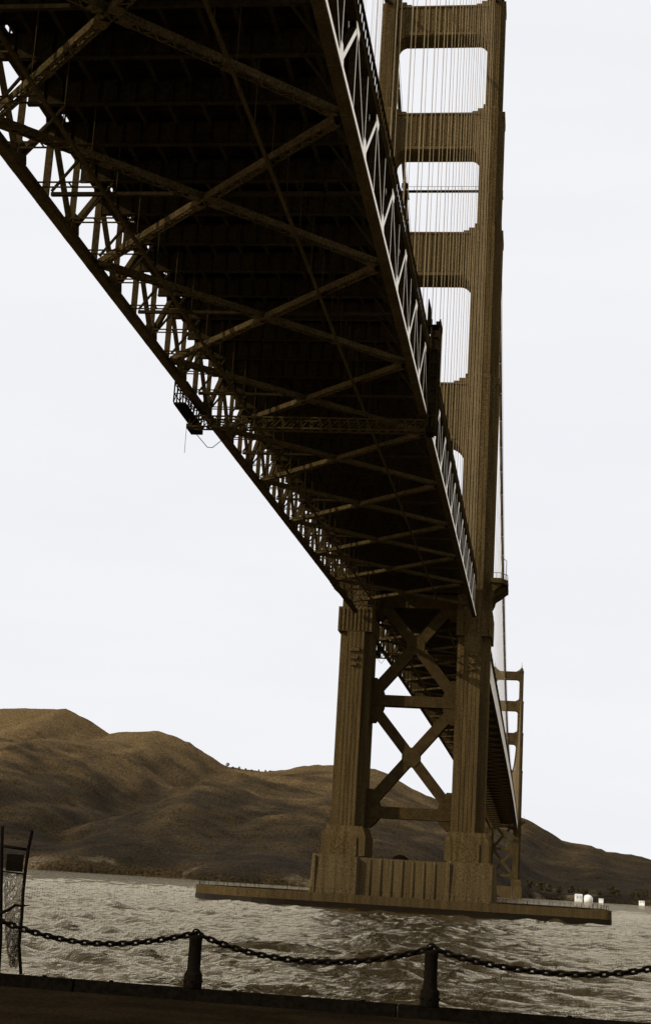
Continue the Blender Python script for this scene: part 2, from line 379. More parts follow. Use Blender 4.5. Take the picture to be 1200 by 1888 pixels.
# square bolt washers on the top face
for bx in (0.5, 2.3, 4.1): m.lathe((bx, -0.14+sl*bx, 2.90), [(0.035,0.0),(0.035,0.018),(0.02,0.03)], 8)
kl = ['black kerb timber at the quay edge under the wire mesh frame', 'black kerb timber at the quay edge between the mesh frame and the first bollard', 'black kerb timber at the quay edge carrying the bollard nearer the bridge pier', 'black kerb timber at the right end of the quay edge']
k0 = None
for i in range(4):
    xx = 17.2 + 4.6*i
    if k0 is None: k0 = m.build('kerb_timber', 'timber', None, (xx, ky(xx), 0)); o = k0
    else:
        o = k0.copy(); COL.objects.link(o); o.location = (xx, ky(xx), 0)
    tag(o, kl[i], 'kerb', 'timbers along the quay edge')

# ------------------------------------------------------------------ bollards and chain
def bollard_mesh():
    m = MB(); h = 0.70
    m.lathe((0,0,0), [(0.126,0.0),(0.13,0.02),(0.128,0.19),(0.119,0.205),(0.108,0.21),(0.104,0.225),(0.094,0.25),(0.090,h-0.07),(0.093,h-0.06),(0.093,h-0.025),(0.078,h-0.005),(0.04,h)], 24)
    for a in range(8):                                     # coupling bolts round the foot flange
        c = (0.130*math.cos(a*.785), 0.130*math.sin(a*.785), 0.10); m.lathe(c, [(0.014,-.014),(0.014,.014)], 6)
    return m
bl = [(19.78, 0.93, 'black iron bollard at the left end of the quay chain'), (23.488, 0.72, 'black iron bollard holding up the chain left of the bridge tower'),
      (26.82, 0.745, 'black iron bollard directly below the tower pier, right-hand one in view'), (30.02, 0.77, 'black iron bollard at the right end of the quay chain')]
bp0 = None; tops = []
for x_, h_, lb in bl:
    t_ = thing('bollard', (x_, ky(x_)-0.14, 2.90), lb, 'bollard', 'bollards along the quay edge')
    if bp0 is None:
        b_ = bollard_mesh().build('post', 'iron', t_, None, True); b_.location = (0,0,0)
        s_ = MB(); ring = [(0.055*math.cos(a), 0, 0.055*math.sin(a)) for a in np.linspace(0, 2*math.pi, 14, endpoint=False)]
        e_ = s_.tube(ring, 0.014, 6, True).build('ring', 'iron', t_, None, True); bp0 = (b_, e_)
    else:
        b_ = bp0[0].copy(); e_ = bp0[1].copy()
        for q in (b_, e_): COL.objects.link(q); q.parent = t_
    b_.location = (0,0,0); b_.scale = (1, 1, h_/0.70); e_.location = (0,0,h_+0.03)
    tops.append(Vector((x_, ky(x_)-0.14, 2.90+h_+0.03)))
def chain(name, pts, label):
    # sample the sagging curve evenly, one link per step, every other link turned
    P = np.array(pts); t = np.linspace(0, 1, len(P)); deg = min(4, len(P)-1)
    xs = P[:,0]; cz = np.polyfit(xs, P[:,1], deg)
    X = np.linspace(xs[0], xs[-1], 600); Z = np.polyval(cz, X)
    Z += (P[0,1]-Z[0])*(1-(X-X[0])/(X[-1]-X[0])) + (P[-1,1]-Z[-1])*((X-X[0])/(X[-1]-X[0]))
    s_ = np.concatenate([[0], np.cumsum(np.hypot(np.diff(X), np.diff(Z)))])
    pitch = 0.094; n = int(s_[-1]/pitch); pitch = s_[-1]/n
    m = MB()
    for i in range(n):
        sa, sb = i*pitch, (i+1)*pitch
        a = Vector((np.interp(sa, s_, X), 0, np.interp(sa, s_, Z))); b = Vector((np.interp(sb, s_, X), 0, np.interp(sb, s_, Z)))
        a.y = ky(a.x)-0.14; b.y = ky(b.x)-0.14
        c = (a+b)/2; d = (b-a).normalized()
        side = d.cross(Vector((0,1,0))).normalized()
        tw = R(28)+(math.pi/2 if i % 2 else 0)+random.uniform(-.16, .16)
        q = math.cos(tw)*side + math.sin(tw)*Vector((0,1,0))
        hl, rr = 0.042, 0.030
        ring = []
        for k in range(7): an_ = -math.pi/2+math.pi*k/6; ring.append(c + d*(hl*0.72+rr*math.cos(an_)) + q*(rr*math.sin(an_)))
        for k in range(7): an_ = math.pi/2+math.pi*k/6; ring.append(c + d*(-hl*0.72+rr*math.cos(an_)) + q*(rr*math.sin(an_)))
        m.tube(ring, 0.019, 6, True)
    return tag(m.build(name, 'iron', None, None, True), label, 'chain', 'chains slung between the bollards')
chain('chain', [(tops[0].x, tops[0].z),(20.496,3.665),(20.82,3.545),(21.43,3.447),(22.25,3.432),(22.82,3.487),(tops[1].x, tops[1].z)], 'black iron chain sagging in front of the wire mesh frame')
chain('chain', [(tops[1].x, tops[1].z),(24.01,3.487),(24.72,3.40),(25.34,3.383),(25.72,3.41),(26.25,3.52),(tops[2].x, tops[2].z)], 'black iron chain sagging between the two bollards in view')
chain('chain', [(tops[2].x, tops[2].z),(27.44,3.53),(28.03,3.477),(28.76,3.455),(29.4,3.53),(tops[3].x, tops[3].z)], 'black iron chain running off right from the bollard below the tower')

# ------------------------------------------------------------------ wire mesh frame on the quay edge
t_ = thing('mesh_frame', (20.7, ky(20.7)+0.06, 2.9), 'tall black metal frame with a torn hanging net at the left quay edge', 'metal frame')
def fy(x): return ky(x)+0.06
Rr = [(20.88,2.90),(20.808,3.30),(20.808,3.713),(20.79,4.05),(20.793,4.406),(20.806,4.68),(20.838,4.94)]
Lr = [(20.54,2.90),(20.518,3.389),(20.47,3.85),(20.432,4.23),(20.389,4.695),(20.367,4.98)]
m = MB().tube([(a, fy(a), b) for a, b in Rr], 0.026, 8); m.build('upright', 'iron', t_, None, True)
m = MB().tube([(a, fy(a), b) for a, b in Lr], 0.026, 8); m.build('upright', 'iron', t_, None, True)
m = MB().tube([(20.39, fy(20.39), 4.695), (20.806, fy(20.8), 4.66)], 0.022, 8); m.build('crossbar', 'iron', t_, None, True)
m = MB().tube([(20.42, fy(20.4), 4.33), (20.793, fy(20.8), 4.31)], 0.012, 6); m.build('crossbar', 'iron', t_, None, True)
m = MB().box(20.49, 20.745, fy(20.6)-.012, fy(20.6)+.012, 4.34, 4.585); m.build('plate', 'iron', t_)
m = MB()
rng = random.Random(4)
def Lx(z): return np.interp(z, [2.95,3.4,4.3], [20.70,20.60,20.43])
def Rx(z): return np.interp(z, [2.95,3.4,3.7,4.3], [20.83,20.78,20.80,20.79])
nv, nh = 13, 34
def npt(i, j):
    z = 4.32 - (4.32-2.98)*j/nh; a = Lx(z); b = Rx(z); u = i/nv
    return (a+(b-a)*u + 0.006*math.sin(j*1.7+i), fy(20.6)+0.05*math.sin(u*3.1+j*.2), z+0.012*math.sin(i*2.1+j))
for i in range(nv):
    for j in range(nh):
        if rng.random() < 0.10: continue
        p_, q_, r_, s_ = npt(i,j), npt(i+1,j+1), npt(i+1,j), npt(i,j+1)
        m.tube([p_, q_], 0.0042, 4)
        m.tube([r_, s_], 0.0042, 4)
m.build('net', 'net', t_)
m = MB().tube([(20.40, fy(20.4), 3.70), (20.49, fy(20.5)-.02, 3.735), (20.62, fy(20.6)-.03, 3.80), (20.70, fy(20.7)-.03, 3.86), (20.80, fy(20.8)-.02, 3.858), (20.92, fy(20.9)-.02, 3.875)], [0.022,0.025,0.022,0.024,0.018,0.006], 8); m.build('tie_rope', 'iron', t_, None, True)

# ------------------------------------------------------------------ bridge geometry
G, ZB = 0.030149, 66.18
def zb(y): return ZB + G*y
HW = 13.72
Y0 = -268.68                                              # a top panel point of the side span
PAN = 7.62
def S(x, y, h): return Vector((x, y, zb(y)+h))
DY = PAN; DZ = G*PAN
YS, YN = Y0-10*PAN, Y0+34*PAN                             # -344.9 .. -9.6
PERP = Vector((0, -G, 1)).normalized()
span = thing('deck_span', (0, -177, zb(-177)), 'dark steel truss deck passing overhead to the near tower, seen from below', 'bridge deck', 'bridge deck spans')
def beam_s(m, x0, x1, h0, h1, ya, yb):
    a, b = zb(ya), zb(yb)
    m.add([(x0,ya,a+h0),(x1,ya,a+h0),(x1,yb,b+h0),(x0,yb,b+h0),(x0,ya,a+h1),(x1,ya,a+h1),(x1,yb,b+h1),(x0,yb,b+h1)],
          [(0,3,2,1),(4,5,6,7),(0,1,5,4),(1,2,6,5),(2,3,7,6),(3,0,4,7)])
    return m
for sgn in (-1, 1):
    m = MB(); c = sgn*HW
    beam_s(m, c-.46, c+.40, -.38, .38, YS, YN)
    for k in range(45):                                    # cover plates and rivet bands
        y = YS+k*PAN
        if y+.9 < YN and y-.9 > YS: beam_s(m, c-.44, c+.44, -.42, -.381, y-.9, y+.9)
    bc = m.build('bottom_chord', 'steel2', span)
    if sgn > 0:                                            # near-white strip: lit outer face of the east chord put into colour
        m = MB(); beam_s(m, c+.402, c+.435, -.14, .30, YS, YN); m.build('lit_web_strip', 'pale', bc)
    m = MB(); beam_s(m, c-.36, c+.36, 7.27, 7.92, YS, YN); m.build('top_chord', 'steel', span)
    # web members
    pm = 'pale' if sgn > 0 else 'steel2'  # east gussets get the light-carrying pale tone
    xo = sgn*(HW+.18)
    w0 = .30
    wx = .52 if sgn < 0 else .5
    v = MB(); v.bar(S(c, Y0, .40), S(c, Y0, 7.25), wx+(.08 if sgn < 0 else 0), .26, (0,1,0)); bm = 'steel' if sgn > 0 else 'steel2'; v0 = v.build('vertical', bm, span)
    v = MB(); y = Y0+PAN; v.bar(S(c, y, .40), S(c, y, 7.25), wx+(.04 if sgn < 0 else -.02), .18, (0,1,0)); v1 = v.build('vertical', bm, span)
    d = MB(); d.bar(S(c, Y0-PAN, .45), S(c, Y0, 7.2), wx, .55, (0,1,0)); d0 = d.build('diagonal', bm, span)
    d = MB(); d.bar(S(c, Y0+.0, 7.2), S(c, Y0+PAN, .45), wx-.04, .26, (0,1,0)); d1 = d.build('diagonal', bm, span)
    pl_ = []
    if sgn > 0:                                            # thin near-white strips carrying the brightness of the lit outer faces
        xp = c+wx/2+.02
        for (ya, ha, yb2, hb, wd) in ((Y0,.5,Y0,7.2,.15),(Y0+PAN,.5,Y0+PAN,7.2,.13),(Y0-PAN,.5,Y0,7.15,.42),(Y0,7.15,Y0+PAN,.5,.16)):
            k_ = len(pl_); p0 = MB(); p0.bar(S(xp, ya, ha), S(xp, yb2, hb), .03, wd, (0,1,0)); pl_.append(p0.build('lit_face_plate', 'pale', (v0, v1, d0, d1)[k_]))
    g_ = MB(); yb_ = Y0-PAN; xg = c+sgn*(wx/2+.05)
    pts = [(-1.15,.38),(1.15,.38),(.9,1.15),(.35,1.9),(-.35,1.9),(-.9,1.15)]
    def plate(mb, xg, yc, pts, th):
        k = len(mb.v); n = len(pts)
        mb.v += [tuple(S(xg-th, yc+a, b)) for a, b in pts] + [tuple(S(xg+th, yc+a, b)) for a, b in pts]
        mb.f.append(tuple(k+i for i in range(n))); mb.f.append(tuple(k+n+i for i in reversed(range(n))))
        for i in range(n): mb.f.append((k+i, k+(i+1)%n, k+n+(i+1)%n, k+n+i))
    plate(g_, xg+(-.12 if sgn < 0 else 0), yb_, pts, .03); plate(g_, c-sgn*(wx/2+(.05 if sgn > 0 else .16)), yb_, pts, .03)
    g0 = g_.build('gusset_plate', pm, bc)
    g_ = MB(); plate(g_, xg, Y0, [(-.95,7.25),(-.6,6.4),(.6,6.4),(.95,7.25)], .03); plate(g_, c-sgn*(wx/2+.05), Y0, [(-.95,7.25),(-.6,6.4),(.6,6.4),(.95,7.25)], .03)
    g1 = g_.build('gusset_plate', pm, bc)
    for k in range(-5, 17):
        sh = (0, 2*PAN*k, 2*DZ*k)
        if k == 0: continue
        for i_, q in enumerate((v0, v1, d0, d1, g0, g1)):
            c_ = again(q, sh)
            if sgn > 0 and i_ < 4:
                cp = pl_[i_].copy(); COL.objects.link(cp); cp.parent = c_
    # knee braces carried by the chords' panel points are part of the floor beams below
# floor beams: plate girder, flanges, knee braces, sidewalk brackets
def floor_beam():
    m = MB(); y = Y0
    m.box(-13.3, 13.3, y-.05, y+.05, zb(y)+5.15, zb(y)+7.25)
    m.box(-13.3, 13.3, y-.26, y+.26, zb(y)+5.05, zb(y)+5.148)
    for xs in np.arange(-12, 12.1, 1.5): m.box(xs-.04, xs+.04, y-.22, y+.22, zb(y)+5.152, zb(y)+7.2)
    for s_ in (-1, 1):
        m.bar(S(s_*13.2, y, .9), S(s_*10.2, y, 5.0), .20, .20, (0,1,0))
        pass
    return m
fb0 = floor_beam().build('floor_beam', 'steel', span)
for k in range(-10, 35):
    if k: again(fb0, (0, DY*k, DZ*k))
# short cross struts carrying the west traveller rail
rs = MB()
for dy_ in (3.4, 4.4): rs.bar(S(-13.25, Y0+dy_, -.12), S(-7.9, Y0+dy_, -.12), .10, .12)
rs.bar(S(-10.4, Y0+3.4, -.12), S(-10.4, Y0+4.4, -.12), .10, .10)
rs0 = rs.build('rail_strut', 'steel2', span)
for k in range(-9, 33):
    if k: again(rs0, (0, DY*k, DZ*k))
# deck soffit with ribs, slots near the west edge
m = MB()
edges = [(-15.7,-13.35),(-12.65,13.9)]
beam_s(m, -12.5, 14.1, 7.95, 8.35, YS, YN)
beam_s(m, -14.2, -13.3, 7.95, 8.35, YS, YN)
for k in range(44):                                        # strip between, broken by scupper slots
    ya = YS+k*PAN; beam_s(m, -13.298, -12.502, 7.96, 8.34, ya+2.2, min(ya+PAN, YN))
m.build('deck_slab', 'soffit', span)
m = MB()
y = YS+1.27
while y < YN-1:
    if abs(((y-Y0)/PAN+.5) % 1 - .5) > .1: beam_s(m, -12.4, 12.4, 7.68, 7.95, y-.08, y+.08)
    y += 1.27
m.build('soffit_ribs', 'steel', span)
for x_ in (-10.6, -8.1, -5.5, -2.8, 0, 2.8, 5.5, 8.1, 10.6):
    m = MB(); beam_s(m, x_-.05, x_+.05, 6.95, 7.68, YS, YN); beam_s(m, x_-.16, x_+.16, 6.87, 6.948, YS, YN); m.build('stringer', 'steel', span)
# laced lateral braces crossing in the plane of the bottom chords
def lateral(x0, x1, ya, yb, dh):
    a = S(x0, ya, dh); b = S(x1, yb, dh); d = (b-a); Ln = d.length; d.normalize()
    sd_ = d.cross(PERP).normalized(); m = MB()
    a2 = a+d*.5; b2 = b-d*.5
    for s_ in (-1, 1):
        o_ = sd_*(.36*s_); m.bar(a2+o_, b2+o_, .08, .56, PERP)
        o2 = sd_*(.31*s_); m.bar(a2+o2-PERP*.27, b2+o2-PERP*.27, .10, .06, PERP)
        m.bar(a2+o2+PERP*.27, b2+o2+PERP*.27, .10, .06, PERP)
    n = int(Ln/.75)
    for i in range(n):
        p_ = a2+(b2-a2)*(i/n); q_ = a2+(b2-a2)*((i+1)/n); s_ = 1 if i % 2 else -1
        for hh in (-.315, .315):
            m.bar(p_+sd_*.34*s_+PERP*hh, q_-sd_*.34*s_+PERP*hh, .10, .03, PERP)
    for f_ in (0.0, .25, .47, .53, .75, 1.0):              # batten plates
        c = a2+(b2-a2)*min(max(f_, .02), .98); m.bar(c-d*.55-PERP*.34, c+d*.55-PERP*.34, .84, .025, PERP)
    return m
l0 = lateral(13.2, -13.2, Y0, Y0+4*PAN, .10).build('lateral_brace', 'lattice', span)
l1 = lateral(-13.2, 13.2, Y0, Y0+4*PAN, .22).build('lateral_brace', 'lattice', span)
for k in range(-2, 8):
    if k:
        for q in (l0, l1): again(q, (0, 4*DY*k, 4*DZ*k))
# sway struts across, half way
st = MB(); st.bar(S(-13.2, Y0+2*PAN, .62), S(13.2, Y0+2*PAN, .62), .35, .3); s0 = st.build('sway_strut', 'steel', span)
for k in range(-2, 8):
    if k: again(s0, (0, 4*DY*k, 4*DZ*k))
# traveller rails
for x_ in (-7.75, 6.75):
    m = MB(); beam_s(m, x_-.11, x_+.11, -.66, -.60, YS, YN); beam_s(m, x_-.03, x_+.03, -.598, -.36, YS, YN); beam_s(m, x_-.09, x_+.09, -.358, -.30, YS, YN)
    for k in range(45):
        y = YS+.4+k*PAN
        if y < YN-.3: m.bar(S(x_, y, -.3), S(x_, y, 6.9), .06, .06)
    m.build('traveller_rail', 'steel2', span)
# deck edge and railings
def railing(x_, zf, ya, yb, step, name, par, mt='steel'):
    m = MB(); n = int((yb-ya)/step)
    for hh, r_ in ((1.62, .10),):
        pts = [(x_, ya+(yb-ya)*i/40, zf(ya+(yb-ya)*i/40)+hh) for i in range(41)]
        for i in range(40): m.bar(pts[i], pts[i+1], 2*r_, 2*r_)
    for i in range(n+1):
        y = ya+(yb-ya)*i/n; m.bar((x_, y, zf(y)), (x_, y, zf(y)+1.55), .08, .26, (0,1,0))
    return m.build(name, mt, par)
zf = lambda y: zb(y)+8.36
railing(14.0, zf, YS, YN, 1.27, 'railing', span)
railing(-14.0, zf, YS, YN, 1.27, 'railing', span)

# approach further south, out of view above the quay (kept to hold south skylight off the underside)
ap = thing('approach_span', (0, -420, zb(-345)), 'steel approach deck above the quay behind the viewpoint', 'bridge deck', 'bridge deck spans')
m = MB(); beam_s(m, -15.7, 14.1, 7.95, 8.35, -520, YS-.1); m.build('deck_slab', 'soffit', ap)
for sgn in (-1, 1):
    m = MB(); beam_s(m, sgn*HW-.4, sgn*HW+.4, -.38, .38, -520, YS-.1); m.build('bottom_chord', 'steel', ap)
    m = MB(); k = 0
    y = -520
    while y+PAN*2 < YS:
        m.bar(S(sgn*HW, y, .4), S(sgn*HW, y+PAN, 7.9), .5, .5, (0,1,0)); m.bar(S(sgn*HW, y+PAN, 7.9), S(sgn*HW, y+2*PAN, .4), .5, .5, (0,1,0)); y += 2*PAN
    m.build('truss_web', 'steel', ap)
for y in np.arange(-516, YS-3, PAN):
    MB().box(-13.3, 13.3, y-.25, y+.25, zb(y)+5.2, zb(y)+7.9).build('floor_beam', 'steel', ap)

# ------------------------------------------------------------------ towers
def flank(z): return 0
def arc(cx, cz, r_, a0, a1, n=7): return [(cx+r_*math.cos(R(a0+(a1-a0)*i/n)), cz+r_*math.sin(R(a0+(a1-a0)*i/n))) for i in range(n+1)]
STAGE = [  # z0, z1, inner x, outer x, half depth
    (16.5, 63.0, 9.95, 17.45, 8.0), (67.0, 125.0, 9.6, 17.45, 7.4), (125.0, 163.5, 9.75, 17.1, 6.9),
    (163.5, 196.0, 10.6, 16.55, 6.3), (196.0, 227.5, 11.6, 15.85, 5.7)]
def tower(base, label, mt, mtb, group):
    t_ = thing('bridge_tower', base, label, 'bridge tower', group); B = (base[0], base[1], 0)
    for sgn in (-1, 1):
        m = MB()
        def bx(xi, xo, y0, y1, z0, z1): m.box(min(sgn*xi, sgn*xo), max(sgn*xi, sgn*xo), y0, y1, z0, z1)
        # spreading foot
        a = (8.9, 18.9, 8.9); b = (9.7, 17.8, 8.35)
        def fr(a, z0, b, z1):
            xs = sorted((sgn*a[0], sgn*a[1])); ys_ = sorted((sgn*b[0], sgn*b[1]))
            m.frustum((xs[0], xs[1], -a[2], a[2]), z0, (ys_[0], ys_[1], -b[2], b[2]), z1)
        fr(a, 10.3, a, 14.6); fr(a, 14.602, b, 16.9)
        bx(10.8, 16.7, -9.2, 9.2, 10.3, 14.3)
        for (z0, z1, xi, xo, hd) in STAGE:
            wd = xo-xi; cxi = xi+wd*.23; cxo = xo-wd*.27
            bx(xi, xo, -hd+2.7, hd-2.7, z0, z1)            # recessed body
            bx(xi+wd*.10, xo-wd*.10, -hd+2.2, hd-2.2, z0, z1+.15)
            bx(cxi, cxo, -hd, hd, z0, z1+.35)              # proud centre cell
            n = 4
            for i in range(n+1):                            # vertical fluting
                xx = cxi+(cxo-cxi)*i/n
                for f_ in (-1, 1):
                    y_ = f_*hd; m.box(sgn*xx-.09, sgn*xx+.09, min(y_, y_+f_*.11), max(y_, y_+f_*.11), z0+.3, z1-.2)
            bx(xi-.12, xo+.12, -hd+2.5, hd-2.5, z1-1.6, z1+.05)
        # collar below the deck, flaring
        bx(9.7, 17.9, -8.15, 8.15, 61.5, 67.2)
        for i in range(9):
            xx = 10.1+i*.92; m.box(sgn*xx-.12, sgn*xx+.12, -8.4, -8.14, 61.7, 66.8)
        # stepped ornament
        for zz, w_ in ((57.2, 2.3), (55.4, 1.7), (53.8, 1.3)):
            bx(13.7-w_/2, 13.7+w_/2, -8.75, -7.9, zz-.45, zz+.35)
        # roof of the leg and cable housing
        bx(12.0, 15.4, -4.6, 4.6, 227.5, 229.3); bx(12.6, 14.8, -3.2, 3.2, 229.3, 230.6)
        m.build('leg', mt, t_, B)
        m = MB(); m.tube([(sgn*13.7, 0, 230.5), (sgn*13.7, 0, 232.5), (sgn*13.7, 0, 237.0)], [.5, .28, .08], 8); m.build('beacon_mast', mt, t_, B)
        # sidewalk balcony round the outside of the leg
        m = MB()
        xs = lambda v: sgn*v
        pl = [(xs(17.2),-9.5),(xs(19.6),-9.5),(xs(21.1),-6.5),(xs(21.1),6.5),(xs(19.6),9.5),(xs(17.2),9.5)]
        if sgn < 0: pl = pl[::-1]
        m.prism_xy(pl, 73.9, 75.0)
        for yy in (-8.2, -4, 0, 4, 8.2):
            lim = 19.6 if abs(yy) > 8 else 20.9
            m.prism_xz([(xs(17.2), 73.9), (xs(17.2), 69.8), (xs(17.9), 71.2), (xs(lim-1.4), 72.3), (xs(lim), 73.5), (xs(lim), 73.9)], yy-.5, yy+.5)
        pf = m.build('balcony', mtb, t_, B)
        m = MB()
        ring = [(17.4,-9.4),(19.6,-9.4),(21.0,-6.4),(21.0,6.4),(19.6,9.4),(17.4,9.4)]
        for i in range(5):
            (xa, ya), (xb, yb) = ring[i], ring[i+1]; n = max(2, int(math.hypot(xb-xa, yb-ya)/.9))
            m.bar((xs(xa), ya, 76.2), (xs(xb), yb, 76.2), .12, .12)
            for k in range(n): 
                q = k/n; m.bar((xs(xa+(xb-xa)*q), ya+(yb-ya)*q, 75.0), (xs(xa+(xb-xa)*q), ya+(yb-ya)*q, 76.2), .08, .08)
        m.build('railing', mtb, pf, B)
        MB().tube([(xs(20.7), -6.6, 75), (xs(20.7), -6.6, 79.6), (xs(19.9), -6.6, 80.2)], .09, 6).build('lamp_post', mtb, pf, B)
    # portal struts over the road: bottom edge arched into the legs, top edge stepped
    def strut(zl, zh, xb, xt, rb, hd, steps=True):
        """xb / xt inner face of the legs below and above"""
        rtp = 1.1
        pts = [(-xb-.3, zl-rb)] + [(-xb+rb+rb*math.cos(R(a)), zl-rb+rb*math.sin(R(a))) for a in np.linspace(180, 90, 8)]
        pts += [(xb-rb+rb*math.cos(R(a)), zl-rb+rb*math.sin(R(a))) for a in np.linspace(90, 0, 8)] + [(xb+.3, zl-rb)]
        pts += [(xb+.3, zh), (xt+.3, zh+.01), (xt+.3, zh+2.4), (xt-.5, zh+2.4), (xt-.5, zh+1.3), (xt-1.9, zh+1.3), (xt-1.9, zh+.55), (xt-3.2, zh+.55), (xt-3.2, zh)]
        pts += [(-xt+3.2, zh), (-xt+3.2, zh+.55), (-xt+1.9, zh+.55), (-xt+1.9, zh+1.3), (-xt+.5, zh+1.3), (-xt+.5, zh+2.4), (-xt-.3, zh+2.4), (-xt-.3, zh+.01), (-xb-.3, zh)]
        m = MB(); m.prism_xz(pts, -hd, hd)
        n = 14
        for i in range(n):                                  # vertical ribs on both faces
            xx = (-xb+2.2)+(2*xb-4.4)*i/(n-1)
            for f_ in (-1, 1):
                m.box(xx-.16, xx+.16, min(f_*hd, f_*(hd+.28)), max(f_*hd, f_*(hd+.28)), zl+1.2, zh-.5)
        for f_ in (-1, 1):
            m.box(-xb, xb, min(f_*hd, f_*(hd+.42)), max(f_*hd, f_*(hd+.42)), zh-.48, zh-.06)
            m.box(-xb+2, xb-2, min(f_*hd, f_*(hd+.42)), max(f_*hd, f_*(hd+.42)), zl+.15, zl+.9)
        m.build('portal_strut', mt, t_, B)
    strut(218.0, 226.6, 11.6, 11.6, 2.6, 3.0)
    strut(185.8, 196.0, 10.6, 11.6, 2.4, 3.4)
    strut(151.6, 163.3, 9.75, 10.6, 3.0, 3.8)
    strut(109.5, 123.9, 9.6, 9.75, 4.2, 4.2)
    # bracing below the deck
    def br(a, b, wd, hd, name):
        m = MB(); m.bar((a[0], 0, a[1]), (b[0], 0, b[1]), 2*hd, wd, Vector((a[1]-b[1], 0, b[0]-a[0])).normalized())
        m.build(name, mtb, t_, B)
    xi = 9.98
    br((-xi, 46.4), (xi, 46.4), 2.5, 1.9, 'cross_strut'); br((-xi, 20.6), (xi, 20.6), 2.6, 1.9, 'cross_strut')
    br((-9.6, 45.0), (9.6, 22.0), 2.5, 1.55, 'cross_brace'); br((-9.6, 22.0), (9.6, 45.0), 2.5, 1.60, 'cross_brace')
    br((-9.6, 48.0), (9.6, 71.0), 2.5, 1.55, 'cross_brace'); br((-9.6, 71.0), (9.6, 48.0), 2.5, 1.60, 'cross_brace')
    br((-xi, 70.2), (xi, 70.2), 3.5, 1.9, 'cross_strut')
    def gus(pts, hd):
        m = MB(); m.prism_xz(pts, -hd, hd); m.build('gusset_plate', mtb, t_, B)
    o8 = lambda cx, cz, a, b, c: [(cx-a, cz-c), (cx-c, cz-b), (cx+c, cz-b), (cx+a, cz-c), (cx+a, cz+c), (cx+c, cz+b), (cx-c, cz+b), (cx-a, cz+c)]
    gus(o8(0, 33.5, 2.1, 2.2, 1.0), 1.75); gus(o8(0, 59.5, 2.1, 2.2, 1.0), 1.75)
    for s_ in (-1, 1):
        q = lambda L_: [(s_*a, b) for a, b in L_] if s_ > 0 else [(s_*a, b) for a, b in L_][::-1]
        gus(q([(10.1, 41.2), (10.1, 51.6), (8.7, 51.6), (7.6, 50.0), (6.9, 48.0), (6.9, 44.8), (7.6, 42.8), (8.8, 41.2)]), 1.7)
        gus(q([(10.1, 17.0), (10.1, 25.8), (8.6, 25.8), (7.2, 23.8), (6.6, 22.0), (6.6, 19.3), (7.6, 18.0), (8.8, 17.0)]), 1.7)
        gus(q([(10.1, 65.5), (10.1, 71.8), (5.2, 71.8), (6.2, 68.4), (8.2, 65.5)]), 1.7)
    return t_
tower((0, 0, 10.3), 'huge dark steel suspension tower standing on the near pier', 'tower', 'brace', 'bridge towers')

tower((0, 1280, 10.3), 'small distant suspension tower by the far shore, right of the near tower', 'far_tower', 'far_tower', 'bridge towers')

# ------------------------------------------------------------------ piers and fenders
def pier(base, label, rich):
    t_ = thing('tower_pier', base, label, 'bridge pier', 'tower piers'); B = (base[0], base[1], 0)
    m = MB()
    for sgn in (-1, 1):
        def ob(x0, x1): return sorted((sgn*x0, sgn*x1))
        a = ob(8.9, 20.9); b = ob(9.6, 20.2)
        # corner chamfered block, battered
        def ring(x, yy, c): 
            (p, q) = sorted((sgn*x[0], sgn*x[1])); co = c
            return [(p+co,-yy),(q-co,-yy),(q,-yy+co),(q,yy-co),(q-co,yy),(p+co,yy),(p,yy-co),(p,-yy+co)]
        lo = ring((9.3, 20.9), 13.4, 1.0); hi = ring((9.7, 20.2), 12.8, .9)
        k = len(m.v); m.v += [(x, y, -6) for x, y in lo] + [(x, y, 10.0) for x, y in hi] + [(x*1.0, y*1.0, 10.3) for x, y in hi]
        n = 8
        for L_ in (0, 1):
            for i in range(n): m.f.append((k+L_*n+i, k+L_*n+(i+1)%n, k+(L_+1)*n+(i+1)%n, k+(L_+1)*n+i))
        m.f.append(tuple(k+2*n+i for i in range(n)))
        for xx in (10.3, 19.6):
            m.box(sgn*xx-.25, sgn*xx+.25, -13.35, -12.7, 1, 9.9)
    m.box(-9.9, 9.9, -12.0, 12.0, -6, 10.0)
    m.build('pier_body', 'concrete', t_, B)
    if rich:
        for xx in np.arange(-7.2, 7.3, 2.4):
            MB().lathe((xx, -11.85, 0), [(.44, -3), (.41, 9.2), (.36, 9.7), (.2, 9.9)], 14).build('half_column', 'concrete', t_, B, True)
    return t_
pier((0, 0, -1.3), 'fluted concrete pier under the near tower, inside the long fender wall', True)
pier((0, 1280, -1.3), 'low far concrete pier under the distant tower', False)
ft = thing('pier_fender', (0, 0, -1.3), 'long low concrete fender wall ringing the near tower pier', 'fender wall', None)
def outline(x0, x1, y0, y1, c0, c1, n=10):
    pts = []
    for cx, cy, r_, a0, a1 in ((x1-c1, y0+c1, c1, -90, 0), (x1-c1, y1-c1, c1, 0, 90), (x0+c0, y1-c0, c0, 90, 180), (x0+c0, y0+c0, c0, 180, 270)):
        pts += [(cx+r_*math.cos(R(a0+(a1-a0)*i/n)), cy+r_*math.sin(R(a0+(a1-a0)*i/n))) for i in range(n+1)]
    return pts
oo = outline(-48, 45.2, -25, 27, 24, 1.5); oi = outline(-44.5, 42, -21.5, 23.5, 21, 1.0)
def ringwall(oo, oi, z0, z1):
    m = MB(); n = len(oo)
    m.v = [(x,y,z0) for x,y in oo]+[(x,y,z1) for x,y in oo]+[(x,y,z1) for x,y in oi]+[(x,y,z0) for x,y in oi]
    for i in range(n):
        j = (i+1) % n; m.f += [(i,j,n+j,n+i), (n+i,n+j,2*n+j,2*n+i), (2*n+i,2*n+j,3*n+j,3*n+i)]
    return m
ringwall(oo, oi, .1, 1.9).build('wall', 'fender', ft)
